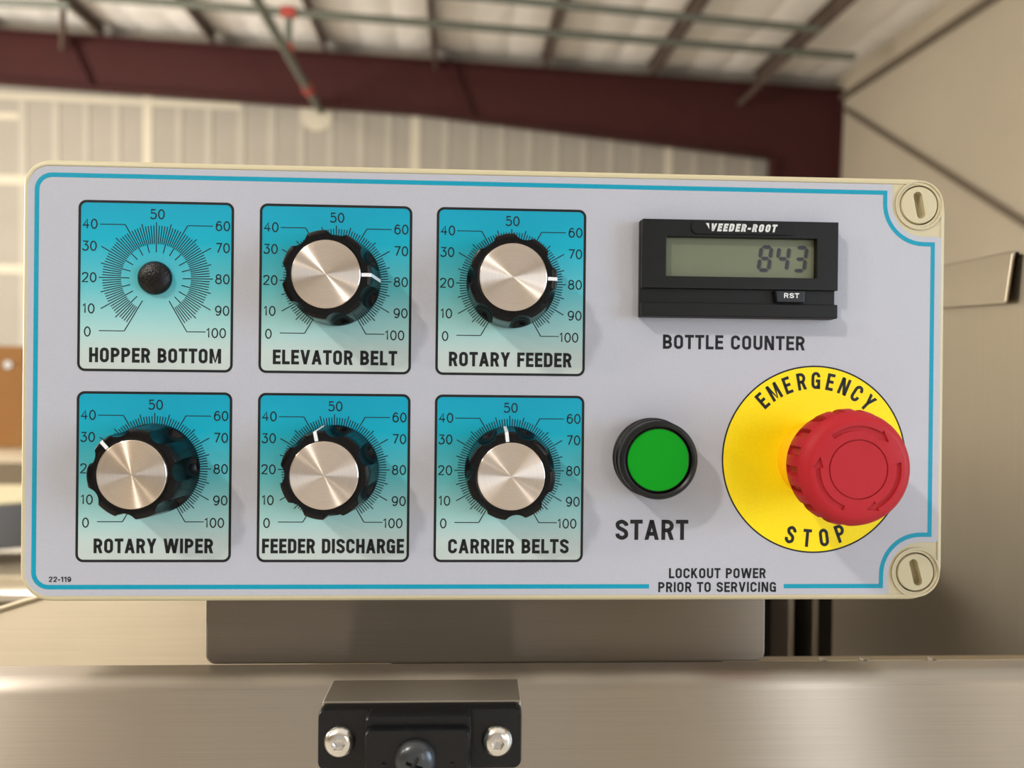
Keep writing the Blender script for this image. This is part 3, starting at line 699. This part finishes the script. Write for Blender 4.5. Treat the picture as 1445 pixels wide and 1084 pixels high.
# rotate list so that it starts on the bottom edge: after left-bottom arc (9 pts) comes the straight run
i0 = 8
seq = [(g1, zl)] + cc[i0 + 1:] + cc[:i0 + 1] + [(g0, zl)]
pline(q, seq, 1.68, YP - .03); ob('teal_border', q, M['teal'], box, label='teal border line')

# lid screws
for i, (x, z) in enumerate(SC):
    q = MB(); q.lathe([(9.6, 0.0), (9.55, .35), (9.0, .35), (8.8, 0.05)], 72, cap0=False, cap1=False)
    ob('screw_ring', q, M['beige'], box, L_(x, 0, z), smooth=40)
    q = MB(); q.lathe([(7.2, -5), (7.25, -0.3), (7.0, 0.15), (0.3, 0.15)], 72)
    o = ob('lid_screw', q, M['beige'], box, L_(x, 0, z), smooth=35, label='slotted beige lid screw')
    c = MB(); pts = [(1.7 * math.cos(t), 3.6 + 1.7 * math.sin(t)) for t in [math.pi * k_ / 10 for k_ in range(11)]] + [(1.7 * math.cos(t), -3.6 + 1.7 * math.sin(t)) for t in [math.pi + math.pi * k_ / 10 for k_ in range(11)]]
    a = -math.radians(11 if i == 0 else 15)
    c.prism([(px * math.cos(a) + pz * math.sin(a), -px * math.sin(a) + pz * math.cos(a)) for px, pz in pts], -2, 3.4)
    carve(o, [c])

# ---- dials
CAP = [('HOPPER BOTTOM', -132.7, 1, 48.6), ('ELEVATOR BELT', -66.2, 1, 46.6), ('ROTARY FEEDER', 0, 1, 47.0),
       ('ROTARY WIPER', -132.7, -1, 44.0), ('FEEDER DISCHARGE', -66.2, -1, 53.2), ('CARRIER BELTS', 0, -1, 46.2)]
def dial_scale(y):
    q = MB()
    def rp(a, r): t = math.radians(a); return (r * math.sin(t), r * math.cos(t))
    for i in range(101):
        a = -150 + 3 * i
        if i % 10 == 0 or i % 5 == 0:
            inner = 9.7; outer = 20.9
            if i in (10, 30, 70, 90): outer = 23.2
            if i in (0, 40, 60, 100): outer = 22.9
            line(q, rp(a, inner), rp(a, outer), 0.36, y)
        else: line(q, rp(a, 12.8), rp(a, 19.7), 0.35, y)
    for a, s_ in ((-150, -1), (150, 1), (-30, -1), (30, 1)):
        p_ = rp(a, 22.9); line(q, p_, (s_ * (20.7 if not a == 150 else 18.4), p_[1]), 0.32, y)
    for a, s_ in ((-120, -1), (-60, -1), (60, 1), (120, 1)): pass
    return q
scale_me = None; num_me = None; plate_me = None; frame_me = None
for (cap, X, row, wd) in CAP:
    Zc = 35.57 * row; RZ = Zc + 3.1
    if plate_me is None:
        q = MB(); q.flat(rr(56.2, 62.9, 2.4, 0, 0, 8), 0); plate_me = q.mesh('dial_plate')
        q = MB(); a_ = rr(57.0, 63.7, 2.9, 0, 0, 8); b_ = rr(55.1, 61.8, 2.0, 0, 0, 8); q.ringflat(a_, b_, 0); frame_me = q.mesh('dial_frame')
        q = dial_scale(0); scale_me = q.mesh('dial_scale')
        q = MB()
        for tx, nx, nz in (('0', -24.9, -20.2), ('10', -24.6, -11.6), ('20', -24.4, 0), ('30', -24.4, 11.7), ('40', -24.2, 19.9), ('50', 0.3, 23.9),
                           ('60', 24.4, 19.9), ('70', 24.4, 11.7), ('80', 24.4, 0), ('90', 24.4, -11.8), ('100', 22.2, -20.2)):
            textmesh(tx, 3.35, None, t=0.14, gap=0.20, font=digit, cx=nx, cz=nz, y=0, mb=q, clip=False)
        num_me = q.mesh('dial_numerals')
    pl = ob('dial_plate', plate_me, M['plate'], box, L_(X, YP - .03, Zc), label='teal to grey dial plate reading ' + cap.lower())
    ob('dial_frame', frame_me, M['ink'], pl, (0, -.03, 0)); ob('dial_scale', scale_me, M['ink'], pl, (0, -.03, 3.1)); ob('dial_numerals', num_me, M['ink'], pl, (0, -.04, 3.1))
    q = textmesh(cap, 5.5, wd, y=0); ob('caption', q, M['ink'], pl, (0, -.03, -25.75))

def print_text(t_, cx, cz, h, wd, **kw):
    q = textmesh(t_, h, wd, y=0, **kw); return ob('lettering', q, M['ink'], box, L_(cx, YP - .04, cz), label='black printed lettering ' + t_.lower())
print_text('BOTTLE COUNTER', 86.3, 17.4, 5.5, 55.8, t=0.195)
print_text('START', 55.0, -54.95, 7.75, 28.4, t=0.195)
print_text('LOCKOUT POWER', 80.75, -71.65, 3.9, 38.0, t=0.195)
print_text('PRIOR TO SERVICING', 80.8, -77.0, 3.9, 46.3, t=0.195)
print_text('22-119', -166.7, -73.8, 2.0, 8.2, t=0.20, wide=1.15)

# ---- stop disc
SX, SZ = 118.3, -27.5
q = MB(); q.flat(circ(35.8, n=128), 0); dk = ob('warning_disc', q, M['yellow'], box, L_(SX, YP - .03, SZ), label='yellow printed disc reading emergency stop')
q = MB(); q.ringflat(circ(36.35, n=128), circ(35.75, n=128), 0); ob('disc_outline', q, M['ink'], dk, (0, -.03, 0))
q = textmesh('EMERGENCY', 6.6, None, t=0.175, y=0, arc_r=30.6, step=10.75, a_mid=0.6); ob('caption', q, M['ink'], dk, (0, -.04, 0))
q = textmesh('STOP', 6.9, None, t=0.175, y=0, arc_r=30.6, step=12.5, a_mid=1.6, bottom=True); ob('caption', q, M['ink'], dk, (0, -.04, 0))

# ---- hopper bottom post: capped hole
q = MB(); q.lathe([(6.15, 0), (6.25, .5), (6.1, 1.2), (5.4, 2.1), (4.0, 2.9), (2.2, 3.35), (0.3, 3.5)], 64)
ob('hole_plug', q, M['rubber'], box, L_(-132.9, YP - .05, 38.7), smooth=60, label='domed black plug in the hopper bottom dial')

# ---- knobs
def knob_r(t, r, h):
    best = r
    c = 18.9 + (3.2 * max(0.0, (5.0 - h) / 4.0) ** 1.5 if h < 5.0 else 0)
    for k_ in range(7):
        d = (t - math.pi / 7 - 2 * math.pi * k_ / 7 + math.pi) % (2 * math.pi) - math.pi
        if abs(d) < 0.4:
            x = 25.0 - (c * math.sin(d)) ** 2
            if x > 0: best = min(best, c * math.cos(d) - math.sqrt(x))
    return best
q = MB()
prof = [(16.6, 0.0), (17.0, 0.5), (17.0, 1.4)] + [(17.0 - 1.15 * (h - 1.4) / 15.6, h) for h in (2, 2.6, 3.2, 3.8, 4.4, 5.0, 7, 10, 13, 17.0)] + [(15.7, 17.35), (15.4, 17.6), (12.7, 17.75), (12.3, 17.6), (12.2, 17.0), (0.4, 17.0)]
q.lathe(prof, 7 * 44, fn=lambda t, r, h: knob_r(t, r, h) if r > 13 else r)
knob_me = q.mesh('knob')
q = MB(); q.lathe([(12.05, 16.8), (12.05, 17.95), (11.85, 18.1), (0.2, 18.1)], 128); cap_me = q.mesh('knob_cap')
q = MB(); pr = [(12.4, 17.80), (15.35, 17.70), (15.75, 17.40), (15.93, 16.9), (16.35, 11), (16.75, 5), (17.06, 1.6)]
for (r1, h1), (r2, h2) in zip(pr, pr[1:]): q.add([(-.62, -h1, r1), (.62, -h1, r1), (.62, -h2, r2), (-.62, -h2, r2)], [(0, 1, 2, 3)])
mark_me = q.mesh('pointer_mark')
for X, row, ang, dx, tall, txt in ((-66.2, 1, 90, 0, 1, 'elevator belt'), (0, 1, 91.5, 0, 1, 'rotary feeder'), (-132.7, -1, -42.9, 0, 1, 'rotary wiper'), (-66.2, -1, -12.5, 0, 1, 'feeder discharge'), (0, -1, -6.5, 0, 1, 'carrier belts')):
    kn = ob('knob', knob_me, M['blackgloss'], box, L_(X, YP - .1, 35.57 * row + 3.1), math.radians(ang), smooth=38, label='fluted black knob with aluminium cap on the ' + txt + ' dial')
    ob('knob_cap', cap_me, M['spun'], kn, smooth=30, label='spun aluminium cap'); ob('pointer_mark', mark_me, M['white'], kn, label='white pointer line')

# ---- start button
X, Z = 54.6, -27.0
q = MB(); q.lathe([(15.1, 0), (15.15, 1.6), (14.7, 2.0), (14.5, 2.6), (14.9, 3.2), (14.9, 5.4), (14.3, 6.0), (14.2, 6.8), (14.5, 7.4), (14.5, 11.6), (14.0, 12.3), (13.1, 12.5), (12.4, 12.0), (12.2, 8.6), (0.3, 8.6)], 96)
sb = ob('start_button', q, M['blackmat'], box, L_(X, YP - .05, Z), smooth=35, label='round green start button in a black ring')
q = MB()
def flatside(t, r, h):
    x = r * math.sin(t); lim = 11.15
    return r if x < lim or r < 11.2 else lim / math.sin(t)
q.lathe([(11.9, 8.2), (11.9, 10.3), (11.75, 10.6)], 96, fn=None); ob('button_rim', q, M['greenrim'], sb, smooth=35)
q = MB(); q.lathe([(11.55, 10.4), (11.5, 11.0), (11.3, 11.2), (6, 11.2), (0.2, 11.2)], 96, fn=flatside); ob('button_lens', q, M['green'], sb, smooth=30, label='green lens')

# ---- emergency stop
q = MB(); q.lathe([(14.6, 0), (14.6, 6.5), (14.0, 7.4), (10, 7.5)], 96); co = ob('stop_collar', q, M['collar'], box, L_(SX, YP - .05, SZ), smooth=35, label='yellow collar under the stop button')
q = MB()
def notchf(t, r, h):
    d = (t + 0.06) % (2 * math.pi / 18) - math.pi / 18
    if 19.4 < h < 30.3 and abs(d) < math.radians(4.6): return min(r, 18.2 + 0.05 * (h - 19))
    return r
prof = [(13.0, 7.0), (14.0, 7.5), (15.0, 9.5), (16.2, 12.5), (17.6, 15.6), (18.5, 17.6), (18.9, 18.6), (19.1, 19.35), (19.15, 19.45), (19.9, 21.5), (20.4, 24), (20.6, 26.5), (20.3, 28.8), (19.9, 30.2), (19.85, 30.4), (19.3, 31.5), (18.3, 32.7), (17.2, 33.5), (16.2, 33.8), (10.35, 33.75), (10.3, 33.25), (9.95, 33.25), (9.9, 33.75), (5, 33.7), (0.2, 33.7)]
q.lathe(prof, 18 * 16, fn=notchf)
sp = ob('stop_button', q, M['red'], box, L_(SX, YP - .05, SZ), smooth=38, label='red mushroom emergency stop button with three turn arrows')
cuts = []
for base in (-39.6, 80.4, 200.4):
    c = MB(); ri, ro = 13.3, 15.0
    aa = [base + 72 * i / 16 for i in range(17)]
    pc = lambda a, r: (r * math.sin(math.radians(a)), r * math.cos(math.radians(a)))
    pts = [pc(a, ro) for a in aa] + [pc(aa[-1], 16.0), pc(base + 87.5, 14.1), pc(aa[-1], 12.3)] + [pc(a, ri) for a in reversed(aa)]
    c.prism(pts, -36, -33.15); cuts.append(c)
carve(sp, cuts)

# ---- bottle counter
CX, CZ = 86.3, 44.9
cn_root = None
q = MB(); ol = rr(76.0, 36.8, .9, 0, 0, 4)
def R3(P_, y): return [(x, y, z) for x, z in P_]
# body: chamfered slab with window opening and lower groove
q.prism([(-37.6, 18.5), (37.9, 18.5), (37.9, -18.4), (-37.6, -18.4)], -3.2, 0)
cn = ob('counter', q, M['counterblack'], box, L_(CX, YP - .02, CZ), bevel=.5, label='black digital bottle counter showing 843')
# face plate ring around the window
W0, W1, V0, V1 = -28.2, 29.3, -3.1, 11.8
q = MB(); a_ = [(37.7, 18.3), (-37.4, 18.3), (-37.4, -7.7), (37.7, -7.7)]; b_ = [(W1, V1), (W0, V1), (W0, V0), (W1, V0)]
n = 4
q.add(R3(a_, -3) + R3(a_, -6.2) + R3(b_, -6.2) + R3(b_, -2.9),
      [(i, (i + 1) % 4, (i + 1) % 4 + 4, i + 4) for i in range(4)] + [(i + 4, (i + 1) % 4 + 4, (i + 1) % 4 + 8, i + 8) for i in range(4)] + [(i + 8, (i + 1) % 4 + 8, (i + 1) % 4 + 12, i + 12) for i in range(4)])
ob('bezel', q, M['counterblack'], cn, bevel=.35, bseg=2)
q = MB(); q.prism([(-37.4, -13.0), (37.7, -13.0), (37.7, -18.3), (-37.4, -18.3)], -6.2, -3); ob('lower_bar', q, M['counterblack'], cn, bevel=.5)
q = MB(); q.prism([(-37.3, -7.6), (37.0, -7.6), (37.0, -13.1), (-37.3, -13.1)], -4.6, -3); ob('groove', q, M['counterblack'], cn, bevel=.2)
q = MB(); q.flat([(W0 - .2, V1 + .2), (W1 + .2, V1 + .2), (W1 + .2, V0 - .2), (W0 - .2, V0 - .2)], -3.6); scn = ob('display_window', q, M['lcd'], cn, label='greenish liquid crystal display')
def seg7(mb, x, z, segs, wd=4.3, ht=9.0, t=1.15, y=-3.66):
    h2 = ht / 2; w2 = wd / 2; g = .18
    S_ = {'a': ((-w2, h2), (w2, h2)), 'd': ((-w2, -h2), (w2, -h2)), 'g': ((-w2 + .2, 0), (w2 - .2, 0)),
          'f': ((-w2, h2), (-w2, 0)), 'b': ((w2, h2), (w2, 0)), 'e': ((-w2, 0), (-w2, -h2)), 'c': ((w2, 0), (w2, -h2))}
    for s_ in segs:
        (ax, az), (bx, bz) = S_[s_]; dx, dz = bx - ax, bz - az; l = math.hypot(dx, dz); ux, uz = dx / l, dz / l
        ax += ux * g; az += uz * g; bx -= ux * g; bz -= uz * g; nx_, nz_ = -uz, ux; k_ = t / 2
        pts = [(ax, az), (ax + ux * k_ + nx_ * k_, az + uz * k_ + nz_ * k_), (bx - ux * k_ + nx_ * k_, bz - uz * k_ + nz_ * k_), (bx, bz), (bx - ux * k_ - nx_ * k_, bz - uz * k_ - nz_ * k_), (ax + ux * k_ - nx_ * k_, az + uz * k_ - nz_ * k_)]
        mb.flat([(x + px + pz * 0.13, z + pz) for px, pz in pts], y)
for ch, x in (('abcdefg', 10.3), ('bcfg', 17.2), ('abcdg', 24.0)):
    q = MB(); seg7(q, 0, 0, ch, 3.9, 8.8, 1.35); ob('display_digit', q, M['lcdink'], scn, (x, -.02, 4.5), label='dark grey display digit')
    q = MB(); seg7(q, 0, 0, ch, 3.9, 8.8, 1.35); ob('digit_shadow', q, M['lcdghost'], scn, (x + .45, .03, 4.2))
q = MB(); q.prism(rr(40.2, 5.0, 2.4, 1.1, 15.3, 8), -6.75, -6.1); bd = ob('badge', q, M['badge'], cn, bevel=.25, bseg=2)
M['silver'] = mat('silver_print', srgb(205, 208, 206), 0.5)
q = textmesh('VEEDER-ROOT', 2.95, 25.3, t=0.26, gap=0.09, italic=0.22, y=0); ob('lettering', q, M['silver'], bd, (0.6, -6.79, 15.35))
q = MB(); q.flat([(-13.6, 16.9), (-12.4, 16.9), (-12.2, 14.6)], -6.79); ob('lettering', q, M['silver'], bd)
q = MB(); q.prism([(13.2, -8.0), (24.6, -8.0), (24.6, -12.6), (13.8, -12.6)], -6.9, -4.5); rk = ob('reset_key', q, M['rstkey'], cn, bevel=.5, label='small reset key lettered rst')
q = textmesh('RST', 1.85, 5.9, t=0.20, gap=0.10, wide=1.3, y=0); ob('lettering', q, M['white'], rk, (19.4, -6.95, -9.9))
